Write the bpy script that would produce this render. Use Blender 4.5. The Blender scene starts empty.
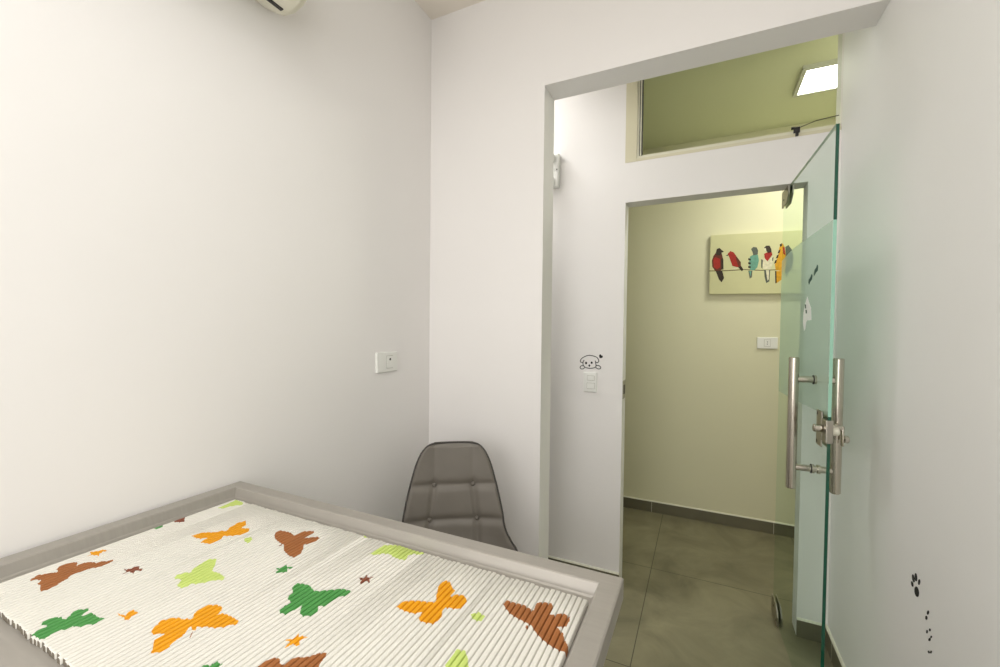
import bpy, bmesh, math, random
import numpy as np
from mathutils import Vector, Matrix
random.seed(4)
D = {"MAT":{"brown":[[[-1.1419,0.3364],[-1.1505,0.3423],[-1.1534,0.3521],[-1.1452,0.3599],[-1.141,0.3677],[-1.1327,0.37],[-1.1385,0.3748],[-1.1473,0.3744],[-1.1567,0.3816],[-1.1601,0.3901],[-1.156,0.3963],[-1.15,0.4056],[-1.1408,0.4039],[-1.1306,0.3987],[-1.1319,0.4029],[-1.1312,0.412],[-1.1183,0.4205],[-1.1091,0.421],[-1.1085,0.4271],[-1.0982,0.4344],[-1.0926,0.4428],[-1.0859,0.4384],[-1.0838,0.4302],[-1.0822,0.42],[-1.0904,0.4107],[-1.0939,0.3998],[-1.0944,0.3909],[-1.0972,0.3838],[-1.0943,0.3777],[-1.0843,0.3643],[-1.078,0.3498],[-1.0723,0.3374],[-1.0799,0.3313],[-1.0919,0.3343],[-1.1038,0.3387],[-1.1149,0.3378],[-1.1207,0.3426],[-1.1249,0.3466],[-1.1338,0.3433]],[[-0.7223,0.3921],[-0.72,0.3888],[-0.7114,0.3813],[-0.7109,0.3825],[-0.7178,0.389]],[[-0.8933,0.662],[-0.9053,0.6761],[-0.9028,0.6829],[-0.8887,0.6854],[-0.8708,0.687],[-0.8483,0.6802],[-0.8483,0.6937],[-0.847,0.7064],[-0.8292,0.7172],[-0.8187,0.7104],[-0.8197,0.6973],[-0.818,0.6822],[-0.8112,0.69],[-0.7974,0.7013],[-0.7867,0.6979],[-0.7832,0.6843],[-0.7879,0.6702],[-0.7957,0.6614],[-0.7804,0.6474],[-0.7684,0.6304],[-0.7663,0.6144],[-0.7845,0.6148],[-0.8117,0.6239],[-0.8335,0.6408],[-0.8466,0.6424],[-0.8632,0.6467],[-0.8785,0.6519]],[[-0.5628,0.3897],[-0.5644,0.3999],[-0.5602,0.4082],[-0.5562,0.414],[-0.548,0.4142],[-0.5397,0.4083],[-0.5364,0.4087],[-0.5342,0.4148],[-0.5346,0.4221],[-0.5293,0.426],[-0.525,0.4307],[-0.5183,0.4314],[-0.5147,0.4388],[-0.5081,0.4428],[-0.5063,0.4489],[-0.4958,0.4528],[-0.4916,0.4445],[-0.487,0.4318],[-0.4796,0.4211],[-0.4848,0.4094],[-0.5032,0.4049],[-0.5226,0.3954],[-0.5382,0.3831],[-0.5549,0.3841]],[[-0.3103,0.6757],[-0.3067,0.685],[-0.2911,0.6852],[-0.2733,0.6867],[-0.2573,0.6803],[-0.2528,0.6801],[-0.2559,0.7002],[-0.2485,0.7088],[-0.2317,0.7122],[-0.2252,0.7033],[-0.227,0.6813],[-0.2172,0.6862],[-0.2062,0.6962],[-0.1922,0.6918],[-0.1894,0.6821],[-0.1915,0.6661],[-0.2054,0.6584],[-0.1919,0.6496],[-0.1855,0.637],[-0.1755,0.625],[-0.1755,0.6124],[-0.1852,0.6112],[-0.1986,0.6136],[-0.217,0.6214],[-0.2317,0.6319],[-0.2447,0.6441],[-0.2539,0.6459],[-0.2696,0.6491],[-0.2866,0.6541],[-0.2979,0.6625]],[[-0.2515,0.6386],[-0.2486,0.6413],[-0.2454,0.6387],[-0.2463,0.6341],[-0.2497,0.6341]]],"orange":[[[-1.1567,0.4237],[-1.1611,0.4327],[-1.1733,0.4356],[-1.1712,0.4423],[-1.1625,0.4448],[-1.1635,0.4536],[-1.1472,0.4556],[-1.1521,0.45],[-1.1504,0.4426],[-1.1386,0.4372],[-1.1486,0.4345],[-1.1552,0.4321]],[[-0.8815,0.3614],[-0.8692,0.3628],[-0.8628,0.365],[-0.8674,0.3711],[-0.8686,0.3792],[-0.8603,0.3764],[-0.8522,0.3787],[-0.8494,0.3733],[-0.8514,0.3683],[-0.8441,0.3611],[-0.8494,0.3585],[-0.86,0.3614],[-0.8698,0.3598]],[[-0.7803,0.362],[-0.7905,0.3738],[-0.7949,0.3843],[-0.7902,0.3925],[-0.7784,0.4007],[-0.7631,0.4017],[-0.7635,0.4064],[-0.7543,0.406],[-0.7555,0.4103],[-0.765,0.4173],[-0.7707,0.43],[-0.769,0.4408],[-0.7555,0.449],[-0.7391,0.4492],[-0.733,0.4435],[-0.7277,0.4324],[-0.7234,0.4396],[-0.714,0.4409],[-0.7,0.4411],[-0.6802,0.4395],[-0.6775,0.4328],[-0.6843,0.4263],[-0.6896,0.419],[-0.6996,0.4119],[-0.7128,0.4084],[-0.7222,0.4028],[-0.728,0.4015],[-0.721,0.3958],[-0.7237,0.3929],[-0.7366,0.3973],[-0.7356,0.3932],[-0.7245,0.3778],[-0.7231,0.367],[-0.7182,0.3516],[-0.721,0.3436],[-0.7277,0.3369],[-0.7349,0.3434],[-0.7542,0.3545],[-0.7544,0.363],[-0.7545,0.3688],[-0.7601,0.369],[-0.7673,0.361]],[[-1.0599,0.5744],[-1.0591,0.587],[-1.0483,0.5991],[-1.0296,0.6086],[-1.0262,0.6204],[-1.0114,0.6236],[-1.0226,0.6395],[-1.03,0.6626],[-1.0255,0.6807],[-0.9994,0.6644],[-0.9965,0.6465],[-0.9868,0.6531],[-0.9742,0.6577],[-0.9622,0.6441],[-0.9626,0.6298],[-0.9755,0.6169],[-0.9863,0.6098],[-0.9939,0.6076],[-0.9817,0.59],[-0.9822,0.5708],[-1.0085,0.5651],[-1.0154,0.577],[-1.0165,0.5858],[-1.0281,0.5745],[-1.0409,0.572]],[[-0.5765,0.4445],[-0.5665,0.4495],[-0.5671,0.4564],[-0.5686,0.4631],[-0.5607,0.4567],[-0.5582,0.4623],[-0.5481,0.4629],[-0.5516,0.4569],[-0.5533,0.4517],[-0.5461,0.4469],[-0.5478,0.4419],[-0.5564,0.4446],[-0.56,0.4318],[-0.566,0.4427],[-0.5641,0.4464],[-0.5723,0.4424]],[[-0.4742,0.5829],[-0.4734,0.5961],[-0.4622,0.6072],[-0.445,0.6148],[-0.4287,0.6192],[-0.4187,0.6256],[-0.4303,0.6463],[-0.4386,0.6625],[-0.4414,0.677],[-0.4364,0.6877],[-0.4273,0.6867],[-0.4146,0.6744],[-0.4036,0.6671],[-0.404,0.6495],[-0.3945,0.6601],[-0.3819,0.6629],[-0.3713,0.6538],[-0.3682,0.6368],[-0.3734,0.6252],[-0.3865,0.6218],[-0.3942,0.6194],[-0.3945,0.6104],[-0.3872,0.5969],[-0.3866,0.5848],[-0.392,0.5752],[-0.4045,0.5719],[-0.4156,0.5725],[-0.4218,0.5797],[-0.4234,0.5917],[-0.4337,0.5823],[-0.4452,0.5809],[-0.4581,0.5811]]],"green":[[[-0.9373,0.2781],[-0.9447,0.2863],[-0.9412,0.2941],[-0.9443,0.2979],[-0.9538,0.2926],[-0.9629,0.2975],[-0.9641,0.3049],[-0.9602,0.3108],[-0.9529,0.3164],[-0.944,0.3149],[-0.9368,0.3168],[-0.942,0.3208],[-0.9508,0.3299],[-0.9507,0.3375],[-0.9403,0.3461],[-0.9335,0.3436],[-0.9265,0.3318],[-0.9241,0.337],[-0.9219,0.3432],[-0.91,0.3433],[-0.898,0.3426],[-0.8846,0.3459],[-0.8851,0.3392],[-0.8838,0.3303],[-0.8923,0.3245],[-0.8956,0.3176],[-0.9066,0.3143],[-0.9061,0.3084],[-0.9058,0.304],[-0.9126,0.3022],[-0.9119,0.2936],[-0.9073,0.2813],[-0.9156,0.2787]],[[-0.638,0.3555],[-0.6315,0.3616],[-0.6254,0.3629],[-0.6284,0.3663],[-0.6268,0.3721],[-0.6279,0.3753],[-0.6214,0.3705],[-0.6122,0.3726],[-0.6136,0.3675],[-0.6085,0.3628],[-0.615,0.3585],[-0.6243,0.3574]],[[-1.1819,0.5531],[-1.1889,0.5689],[-1.1868,0.579],[-1.1686,0.5685],[-1.1698,0.5566]],[[-0.7549,0.5607],[-0.7533,0.5679],[-0.766,0.5702],[-0.7579,0.5769],[-0.7585,0.5887],[-0.7491,0.5833],[-0.7403,0.5897],[-0.7376,0.5857],[-0.7439,0.5792],[-0.7337,0.5713],[-0.7409,0.5677],[-0.7461,0.5606]],[[-0.6474,0.4889],[-0.649,0.5004],[-0.6446,0.5101],[-0.6603,0.5151],[-0.6668,0.5225],[-0.6664,0.5308],[-0.6806,0.5404],[-0.6848,0.5545],[-0.6738,0.5582],[-0.6583,0.5601],[-0.6389,0.5527],[-0.6302,0.5543],[-0.6186,0.5628],[-0.607,0.5713],[-0.5953,0.58],[-0.5768,0.5819],[-0.5723,0.5694],[-0.582,0.5593],[-0.5843,0.5425],[-0.5857,0.5293],[-0.5939,0.5242],[-0.5853,0.5149],[-0.585,0.501],[-0.5966,0.4943],[-0.6071,0.497],[-0.6178,0.5084],[-0.6221,0.5137],[-0.6223,0.4989],[-0.6281,0.4842],[-0.6393,0.4834]]],"lime":[[[-0.9077,0.4605],[-0.9172,0.4697],[-0.9113,0.4813],[-0.9022,0.4858],[-0.9141,0.5006],[-0.9166,0.5148],[-0.9207,0.5319],[-0.9069,0.5388],[-0.8864,0.5236],[-0.8696,0.5079],[-0.8485,0.5097],[-0.8266,0.5064],[-0.8192,0.499],[-0.8332,0.492],[-0.8409,0.4801],[-0.8509,0.4698],[-0.8609,0.4648],[-0.8558,0.4569],[-0.8646,0.4489],[-0.8795,0.4503],[-0.8877,0.4622],[-0.8943,0.4644]],[[-0.9387,0.6194],[-0.9351,0.6331],[-0.9187,0.6255],[-0.9115,0.61],[-0.9287,0.6128]],[[-1.1625,0.6952],[-1.1657,0.7211],[-1.1743,0.7514],[-1.1358,0.7477],[-1.1248,0.7362],[-1.1363,0.7271],[-1.1438,0.7155],[-1.1436,0.6994]],[[-0.6376,0.6959],[-0.6353,0.7167],[-0.6338,0.7393],[-0.6168,0.7493],[-0.6009,0.7557],[-0.5749,0.7541],[-0.5611,0.7574],[-0.5348,0.7543],[-0.5373,0.7414],[-0.5554,0.7392],[-0.5583,0.7274],[-0.5536,0.7112],[-0.5631,0.7084],[-0.5837,0.7093],[-0.5952,0.7158],[-0.613,0.7103],[-0.6232,0.6984]],[[-0.7054,0.7499],[-0.6991,0.7628],[-0.6842,0.7565],[-0.6946,0.7457]],[[-0.3456,0.6227],[-0.3385,0.6353],[-0.3218,0.6299],[-0.3217,0.6154],[-0.3361,0.614]],[[-0.3252,0.5114],[-0.3255,0.5315],[-0.3268,0.545],[-0.3132,0.5481],[-0.3037,0.5387],[-0.2938,0.5236],[-0.2934,0.505],[-0.3134,0.4951]]],"darkbrown":[[[-1.1777,0.5974],[-1.1894,0.6152],[-1.1807,0.6244],[-1.1521,0.6075],[-1.1584,0.6024],[-1.1699,0.5967]],[[-1.0124,0.4231],[-1.0161,0.4322],[-1.0315,0.4342],[-1.0198,0.4416],[-1.0229,0.4477],[-1.0168,0.4546],[-1.0064,0.4483],[-0.9997,0.4516],[-0.9951,0.4464],[-1.0051,0.4414],[-0.9966,0.4346],[-1.0111,0.4347]],[[-0.8385,0.6302],[-0.8417,0.6367],[-0.8381,0.6401],[-0.8346,0.6354]],[[-0.5934,0.6192],[-0.5865,0.6239],[-0.5877,0.6364],[-0.5788,0.6277],[-0.5696,0.636],[-0.5704,0.6245],[-0.5621,0.6167],[-0.5723,0.6176],[-0.5778,0.6059],[-0.5827,0.6154]]]},"BIRDS":[["maroon",0,[[0.0555,1.9333],[0.0653,1.967],[0.0824,1.9903],[0.1173,1.983],[0.1286,1.9386],[0.1298,1.8802],[0.1113,1.854],[0.0763,1.8587],[0.0581,1.889]]],["red",1,[[0.0641,1.9426],[0.0787,1.9563],[0.1095,1.9397],[0.1107,1.8813],[0.0892,1.8678],[0.0696,1.8835]]],["dark",1,[[0.0807,1.9904],[0.0863,2.0144],[0.1036,2.0209],[0.1169,2.0054],[0.1327,1.9916],[0.1173,1.9849],[0.109,1.967],[0.0828,1.9687]]],["dark",1,[[0.1147,1.9443],[0.1295,1.9385],[0.1318,1.8656],[0.1181,1.8614]]],["dark",0,[[0.0807,1.8585],[0.1242,1.8562],[0.1365,1.8022],[0.1216,1.7717],[0.1038,1.7939]]],["red",0,[[0.1562,1.9755],[0.1729,1.9936],[0.1944,1.9825],[0.2162,1.9475],[0.238,1.9126],[0.2403,1.879],[0.2177,1.8755],[0.1879,1.8867],[0.1743,1.9261],[0.1652,1.9556]]],["maroon",1,[[0.2053,1.9482],[0.2162,1.9475],[0.2397,1.9106],[0.2412,1.879],[0.2261,1.8798]]],["dark",0,[[0.2219,1.8781],[0.2427,1.8837],[0.2575,1.8562],[0.2477,1.8452]]],["dark",0,[[0.1436,1.9628],[0.1589,1.9715],[0.1608,1.9597]]],["white",1,[[0.1841,1.8628],[0.2008,1.8783],[0.2262,1.8731],[0.2138,1.8603]]],["slate",1,[[0.3008,1.9988],[0.3145,2.012],[0.335,2.0076],[0.3436,1.9863],[0.3425,1.9582],[0.3157,1.9534],[0.3095,1.9793]]],["teal",0,[[0.2954,1.9471],[0.3197,1.9597],[0.3442,1.9552],[0.3508,1.9153],[0.342,1.8688],[0.3221,1.8462],[0.2973,1.8522],[0.2897,1.9001]]],["dark",1,[[0.2849,1.9355],[0.3023,1.9306],[0.2993,1.9175],[0.2852,1.9222]]],["dark",1,[[0.2855,1.9079],[0.3029,1.9031],[0.2998,1.89],[0.2857,1.8946]]],["dark",1,[[0.286,1.8813],[0.3034,1.8765],[0.3004,1.8634],[0.2863,1.868]]],["slate",0,[[0.2875,1.848],[0.3123,1.8467],[0.31,1.7995],[0.297,1.7915]]],["teal",1,[[0.2926,1.8449],[0.3057,1.8442],[0.3033,1.8045]]],["dark",1,[[0.3796,2.0025],[0.3913,2.0156],[0.4113,2.0141],[0.4221,1.99],[0.4242,1.9685],[0.4045,1.9606],[0.392,1.9829]]],["white",2,[[0.3789,1.996],[0.3901,1.9989],[0.3921,1.9801],[0.3824,1.9808]]],["red",1,[[0.3805,1.9603],[0.4003,1.9683],[0.4258,1.9684],[0.4293,1.9505],[0.4017,1.9057],[0.3852,1.9273]]],["white",0,[[0.3653,1.9144],[0.3835,1.9321],[0.4015,1.9122],[0.4327,1.9429],[0.4316,1.8825],[0.4188,1.8506],[0.3787,1.8555]]],["slate",1,[[0.3635,1.9239],[0.3741,1.9186],[0.3722,1.8577],[0.3647,1.8675]]],["slate",1,[[0.429,1.9292],[0.4368,1.9333],[0.4349,1.9102],[0.4287,1.9059]]],["slate",0,[[0.3829,1.8478],[0.4189,1.846],[0.4158,1.7668],[0.3969,1.7554],[0.3863,1.8008]]],["white",1,[[0.3933,1.8454],[0.4125,1.8444],[0.4123,1.7809],[0.4045,1.7719]]],["yellow",0,[[0.475,2.0203],[0.4873,2.0249],[0.5004,1.9982],[0.5117,1.9055],[0.5017,1.8306],[0.4506,1.8443],[0.4458,1.8817],[0.4641,1.9454],[0.4678,1.9914]]],["dark",1,[[0.4704,2.017],[0.4827,2.0253],[0.4846,2.0085],[0.4739,2.0001]]],["dark",1,[[0.4657,1.9776],[0.4765,1.9843],[0.4716,1.9606],[0.4592,1.9559]]],["dark",1,[[0.4563,1.9441],[0.4672,1.9508],[0.4622,1.927],[0.4497,1.9223]]],["dark",1,[[0.4466,1.9095],[0.4575,1.9162],[0.4525,1.8924],[0.44,1.8876]]],["red",1,[[0.4879,1.9991],[0.4988,1.9983],[0.5047,1.9427],[0.492,1.9528]]],["yellow",0,[[0.4468,1.8371],[0.4915,1.8348],[0.4881,1.7778],[0.4565,1.7512]]],["dark",1,[[0.4476,1.8371],[0.4555,1.8367],[0.4588,1.7558],[0.451,1.7515]]],["slate",0,[[0.5035,1.9979],[0.521,2.0104],[0.5409,1.9769],[0.5538,1.9121],[0.5435,1.8579],[0.5142,1.7905],[0.5042,1.8232],[0.5117,1.9055]]],["branch",0,[[0.0392,1.8615],[0.1543,1.8576],[0.2641,1.8596],[0.3627,1.8488],[0.4505,1.848],[0.5593,1.8369],[0.7088,1.8266],[0.7089,1.8212],[0.5594,1.8314],[0.4506,1.8425],[0.3628,1.8432],[0.2642,1.8539],[0.1545,1.8508],[0.0393,1.8546]]]],"PUPPY":[[[-0.6009,1.2315],[-0.6127,1.232],[-0.6176,1.2411],[-0.6106,1.253],[-0.599,1.2614],[-0.5827,1.2694],[-0.5641,1.2733],[-0.5409,1.2695],[-0.5247,1.2632],[-0.5154,1.2521],[-0.5139,1.2407],[-0.522,1.2335],[-0.5289,1.2355]],[[-0.5955,1.2457],[-0.6009,1.2348],[-0.6017,1.2208],[-0.5935,1.2081],[-0.5817,1.2026],[-0.5583,1.2005],[-0.5353,1.2062],[-0.5286,1.2148],[-0.5297,1.2286],[-0.5332,1.2445]],[[-0.5982,1.213],[-0.61,1.2125],[-0.618,1.2047],[-0.6136,1.196],[-0.6013,1.1952],[-0.592,1.2026]],[[-0.5272,1.2163],[-0.5149,1.2186],[-0.5034,1.2114],[-0.5041,1.2022],[-0.5169,1.1993],[-0.5298,1.2069]],[[-0.5655,1.2164],[-0.5654,1.209]]],"PUPDOT":[[-0.5844,1.2294],[-0.5528,1.2322],[-0.5655,1.2164]],"HEART":[[-0.5126,1.2737],[-0.5081,1.2812],[-0.5027,1.2805],[-0.4999,1.2751],[-0.4926,1.2735],[-0.4916,1.2653],[-0.4987,1.2605],[-0.5087,1.2592]],"PAW":[[[1.4837,0.7265],[1.4826,0.7209],[1.484,0.7149],[1.4876,0.7099],[1.4927,0.7066],[1.4984,0.7058],[1.5034,0.7077],[1.5068,0.7119],[1.5079,0.7176],[1.5065,0.7237],[1.5028,0.7288],[1.4976,0.732],[1.492,0.7326],[1.487,0.7307]],[[1.517,0.7289],[1.5158,0.7261],[1.5159,0.7232],[1.5173,0.7207],[1.5197,0.7191],[1.5227,0.7188],[1.5257,0.7197],[1.528,0.7218],[1.5292,0.7246],[1.5291,0.7276],[1.5277,0.7301],[1.5252,0.7316],[1.5222,0.732],[1.5193,0.731]],[[1.5106,0.7477],[1.5091,0.7436],[1.5091,0.7395],[1.5107,0.7363],[1.5135,0.7345],[1.5171,0.7346],[1.5206,0.7365],[1.5234,0.7399],[1.525,0.7441],[1.525,0.7482],[1.5234,0.7515],[1.5205,0.7532],[1.5169,0.7531],[1.5134,0.7511]],[[1.4961,0.7582],[1.4957,0.7535],[1.4966,0.749],[1.4987,0.7456],[1.5015,0.744],[1.5045,0.7445],[1.5071,0.747],[1.5088,0.751],[1.5093,0.7558],[1.5084,0.7603],[1.5063,0.7637],[1.5034,0.7652],[1.5004,0.7647],[1.4978,0.7622]],[[1.4783,0.7543],[1.4792,0.7505],[1.4809,0.7469],[1.4832,0.7442],[1.4856,0.7431],[1.4876,0.7436],[1.4887,0.7457],[1.4889,0.749],[1.488,0.7528],[1.4862,0.7564],[1.4839,0.759],[1.4816,0.7602],[1.4796,0.7597],[1.4784,0.7575]],[[1.4266,0.7036],[1.4277,0.7007],[1.4295,0.6978],[1.4318,0.6956],[1.4339,0.6945],[1.4356,0.6947],[1.4364,0.6962],[1.4362,0.6986],[1.4351,0.7016],[1.4333,0.7044],[1.431,0.7066],[1.4289,0.7077],[1.4272,0.7075],[1.4264,0.706]],[[1.4337,0.6864],[1.4341,0.6839],[1.4353,0.6812],[1.4372,0.679],[1.4394,0.6776],[1.4415,0.6774],[1.443,0.6783],[1.4436,0.6803],[1.4433,0.6829],[1.442,0.6855],[1.4401,0.6878],[1.4379,0.6891],[1.4359,0.6893],[1.4344,0.6883]],[[1.4148,0.667],[1.415,0.6652],[1.4161,0.6633],[1.4176,0.6616],[1.4194,0.6604],[1.421,0.6601],[1.4222,0.6606],[1.4227,0.6619],[1.4224,0.6637],[1.4214,0.6656],[1.4199,0.6673],[1.4181,0.6685],[1.4164,0.6688],[1.4153,0.6683]],[[1.4289,0.6532],[1.4295,0.6508],[1.4308,0.6485],[1.4325,0.6466],[1.4343,0.6454],[1.4358,0.6454],[1.4368,0.6464],[1.437,0.6483],[1.4364,0.6506],[1.4351,0.653],[1.4334,0.6549],[1.4316,0.656],[1.43,0.6561],[1.4291,0.6551]],[[1.4081,0.6529],[1.409,0.651],[1.4104,0.6491],[1.4119,0.6477],[1.4133,0.647],[1.4142,0.6471],[1.4146,0.6481],[1.4143,0.6497],[1.4133,0.6517],[1.412,0.6535],[1.4105,0.655],[1.4091,0.6557],[1.4082,0.6555],[1.4078,0.6545]],[[1.4141,0.642],[1.4156,0.6394],[1.4178,0.6369],[1.4201,0.6349],[1.4221,0.634],[1.4234,0.6342],[1.4239,0.6355],[1.4232,0.6376],[1.4217,0.6403],[1.4196,0.6428],[1.4173,0.6447],[1.4153,0.6457],[1.4139,0.6455],[1.4135,0.6442]],[[1.4168,0.6097],[1.416,0.6087],[1.4161,0.6072],[1.417,0.6056],[1.4187,0.6042],[1.4207,0.6032],[1.4227,0.6028],[1.4242,0.6032],[1.425,0.6042],[1.4249,0.6057],[1.424,0.6073],[1.4223,0.6088],[1.4203,0.6098],[1.4183,0.6101]],[[1.4056,0.6163],[1.4067,0.614],[1.4083,0.6118],[1.4101,0.6101],[1.4118,0.6091],[1.413,0.6092],[1.4136,0.6102],[1.4132,0.612],[1.4122,0.6143],[1.4105,0.6165],[1.4087,0.6182],[1.407,0.6191],[1.4058,0.6191],[1.4053,0.6181]]],"DOG":[[0.2762,1.5528],[0.2515,1.5274],[0.2234,1.5068],[0.2125,1.4595],[0.2449,1.4584],[0.2629,1.4608],[0.2804,1.4542],[0.2937,1.4257],[0.3118,1.418],[0.3321,1.4527],[0.3264,1.4924],[0.308,1.5245]],"DOGEYE":[[[0.308,1.5245],[0.2915,1.5221],[0.2878,1.507],[0.304,1.5072]],[[0.2965,1.5016],[0.278,1.5007],[0.2744,1.4869],[0.2904,1.487]]],"GMARK":[[[0.1598,1.6612],[0.1476,1.6552],[0.1499,1.6376],[0.1731,1.6328],[0.1924,1.6231],[0.1972,1.6298],[0.1905,1.6461],[0.1708,1.6507]],[[0.2291,1.6357],[0.218,1.6299],[0.2206,1.6128],[0.2416,1.6076],[0.2559,1.5965],[0.2702,1.6069],[0.2645,1.6178],[0.2411,1.6246]]]}
C = bpy.context.scene.collection
PI = math.pi

# ---------------------------------------------------------------- materials
def lin(c):
    return tuple(((v/255)/12.92 if v/255 <= .04045 else ((v/255+.055)/1.055)**2.4) for v in c)
def mat(name, rgb, rough=.5, metal=0, noise=0, nscale=8, bump=0, bscale=60, spec=.5, coat=0, aniso=0, stretch=None):
    m = bpy.data.materials.new(name); m.use_nodes = True
    nt = m.node_tree; b = nt.nodes['Principled BSDF']
    c = lin(rgb)
    b.inputs['Base Color'].default_value = (*c, 1)
    b.inputs['Roughness'].default_value = rough
    b.inputs['Metallic'].default_value = metal
    b.inputs['Specular IOR Level'].default_value = spec
    b.inputs['Coat Weight'].default_value = coat
    if noise or bump:
        tc = nt.nodes.new('ShaderNodeTexCoord'); mp = nt.nodes.new('ShaderNodeMapping')
        nt.links.new(tc.outputs['Object'], mp.inputs[0])
        if stretch: mp.inputs['Scale'].default_value = stretch
    if noise:
        n = nt.nodes.new('ShaderNodeTexNoise'); n.inputs['Scale'].default_value = nscale; n.inputs['Detail'].default_value = 5
        nt.links.new(mp.outputs[0], n.inputs['Vector'])
        r = nt.nodes.new('ShaderNodeValToRGB')
        r.color_ramp.elements[0].position = .3; r.color_ramp.elements[1].position = .7
        r.color_ramp.elements[0].color = (*[v*(1-noise) for v in c], 1)
        r.color_ramp.elements[1].color = (*[min(1, v*(1+noise*.6)) for v in c], 1)
        nt.links.new(n.outputs['Fac'], r.inputs[0]); nt.links.new(r.outputs[0], b.inputs['Base Color'])
    if bump:
        n2 = nt.nodes.new('ShaderNodeTexNoise'); n2.inputs['Scale'].default_value = bscale; n2.inputs['Detail'].default_value = 3
        nt.links.new(mp.outputs[0], n2.inputs['Vector'])
        bp = nt.nodes.new('ShaderNodeBump'); bp.inputs['Strength'].default_value = bump; bp.inputs['Distance'].default_value = .002
        nt.links.new(n2.outputs['Fac'], bp.inputs['Height']); nt.links.new(bp.outputs[0], b.inputs['Normal'])
    return m
def emis(name, rgb, s):
    m = bpy.data.materials.new(name); m.use_nodes = True; nt = m.node_tree; nt.nodes.clear()
    e = nt.nodes.new('ShaderNodeEmission'); e.inputs[0].default_value = (*lin(rgb), 1); e.inputs[1].default_value = s
    o = nt.nodes.new('ShaderNodeOutputMaterial'); nt.links.new(e.outputs[0], o.inputs[0]); return m
def thin_glass(name, tint, refl=1.0, rough=0.0, frost=None, frost_amt=0):
    m = bpy.data.materials.new(name); m.use_nodes = True; nt = m.node_tree; nt.nodes.clear()
    t = nt.nodes.new('ShaderNodeBsdfTransparent'); t.inputs[0].default_value = (*tint, 1)
    last = t.outputs[0]
    if frost:
        d = nt.nodes.new('ShaderNodeBsdfDiffuse'); d.inputs[0].default_value = (*lin(frost), 1)
        tl = nt.nodes.new('ShaderNodeBsdfTranslucent'); tl.inputs[0].default_value = (*lin(frost), 1)
        a = nt.nodes.new('ShaderNodeMixShader'); a.inputs[0].default_value = .5
        nt.links.new(d.outputs[0], a.inputs[1]); nt.links.new(tl.outputs[0], a.inputs[2])
        x = nt.nodes.new('ShaderNodeMixShader'); x.inputs[0].default_value = frost_amt
        nt.links.new(last, x.inputs[1]); nt.links.new(a.outputs[0], x.inputs[2]); last = x.outputs[0]
    if refl:
        g = nt.nodes.new('ShaderNodeBsdfGlossy'); g.inputs['Roughness'].default_value = rough
        f = nt.nodes.new('ShaderNodeFresnel'); f.inputs[0].default_value = 1.3
        mu = nt.nodes.new('ShaderNodeMath'); mu.operation = 'MULTIPLY'; mu.inputs[1].default_value = refl
        ge = nt.nodes.new('ShaderNodeNewGeometry'); sb = nt.nodes.new('ShaderNodeMath'); sb.operation = 'SUBTRACT'; sb.inputs[0].default_value = 1
        nt.links.new(ge.outputs['Backfacing'], sb.inputs[1]); m2 = nt.nodes.new('ShaderNodeMath'); m2.operation = 'MULTIPLY'
        nt.links.new(f.outputs[0], m2.inputs[0]); nt.links.new(sb.outputs[0], m2.inputs[1]); nt.links.new(m2.outputs[0], mu.inputs[0])
        x = nt.nodes.new('ShaderNodeMixShader'); nt.links.new(mu.outputs[0], x.inputs[0])
        nt.links.new(last, x.inputs[1]); nt.links.new(g.outputs[0], x.inputs[2]); last = x.outputs[0]
    o = nt.nodes.new('ShaderNodeOutputMaterial'); nt.links.new(last, o.inputs[0]); return m

def floor_mat():
    m = bpy.data.materials.new('porcelain_tile'); m.use_nodes = True; nt = m.node_tree; b = nt.nodes['Principled BSDF']
    tc = nt.nodes.new('ShaderNodeTexCoord'); mp = nt.nodes.new('ShaderNodeMapping')
    nt.links.new(tc.outputs['Object'], mp.inputs[0])
    n = nt.nodes.new('ShaderNodeTexNoise'); n.inputs['Scale'].default_value = 3.2; n.inputs['Detail'].default_value = 9; n.inputs['Roughness'].default_value = .62; n.inputs['Distortion'].default_value = .7
    nt.links.new(mp.outputs[0], n.inputs['Vector'])
    r = nt.nodes.new('ShaderNodeValToRGB')
    r.color_ramp.elements[0].position = .33; r.color_ramp.elements[1].position = .68
    r.color_ramp.elements[0].color = (*lin((112, 107, 84)), 1); r.color_ramp.elements[1].color = (*lin((146, 140, 112)), 1)
    nt.links.new(n.outputs['Fac'], r.inputs[0])
    br = nt.nodes.new('ShaderNodeTexBrick'); br.offset = 0; br.squash = 1
    br.inputs['Scale'].default_value = 1; br.inputs['Brick Width'].default_value = .83; br.inputs['Row Height'].default_value = .83
    br.inputs['Mortar Size'].default_value = .0022; br.inputs['Mortar Smooth'].default_value = .1
    mp2 = nt.nodes.new('ShaderNodeMapping'); mp2.inputs['Location'].default_value = (.245+.83, -1.82+.83*3, 0)
    nt.links.new(tc.outputs['Object'], mp2.inputs[0]); nt.links.new(mp2.outputs[0], br.inputs['Vector'])
    mx = nt.nodes.new('ShaderNodeMix'); mx.data_type = 'RGBA'
    nt.links.new(br.outputs['Fac'], mx.inputs['Factor']); nt.links.new(r.outputs[0], mx.inputs['A'])
    mx.inputs['B'].default_value = (*lin((76, 72, 56)), 1)
    nt.links.new(mx.outputs['Result'], b.inputs['Base Color'])
    b.inputs['Roughness'].default_value = .42
    return m

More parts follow.
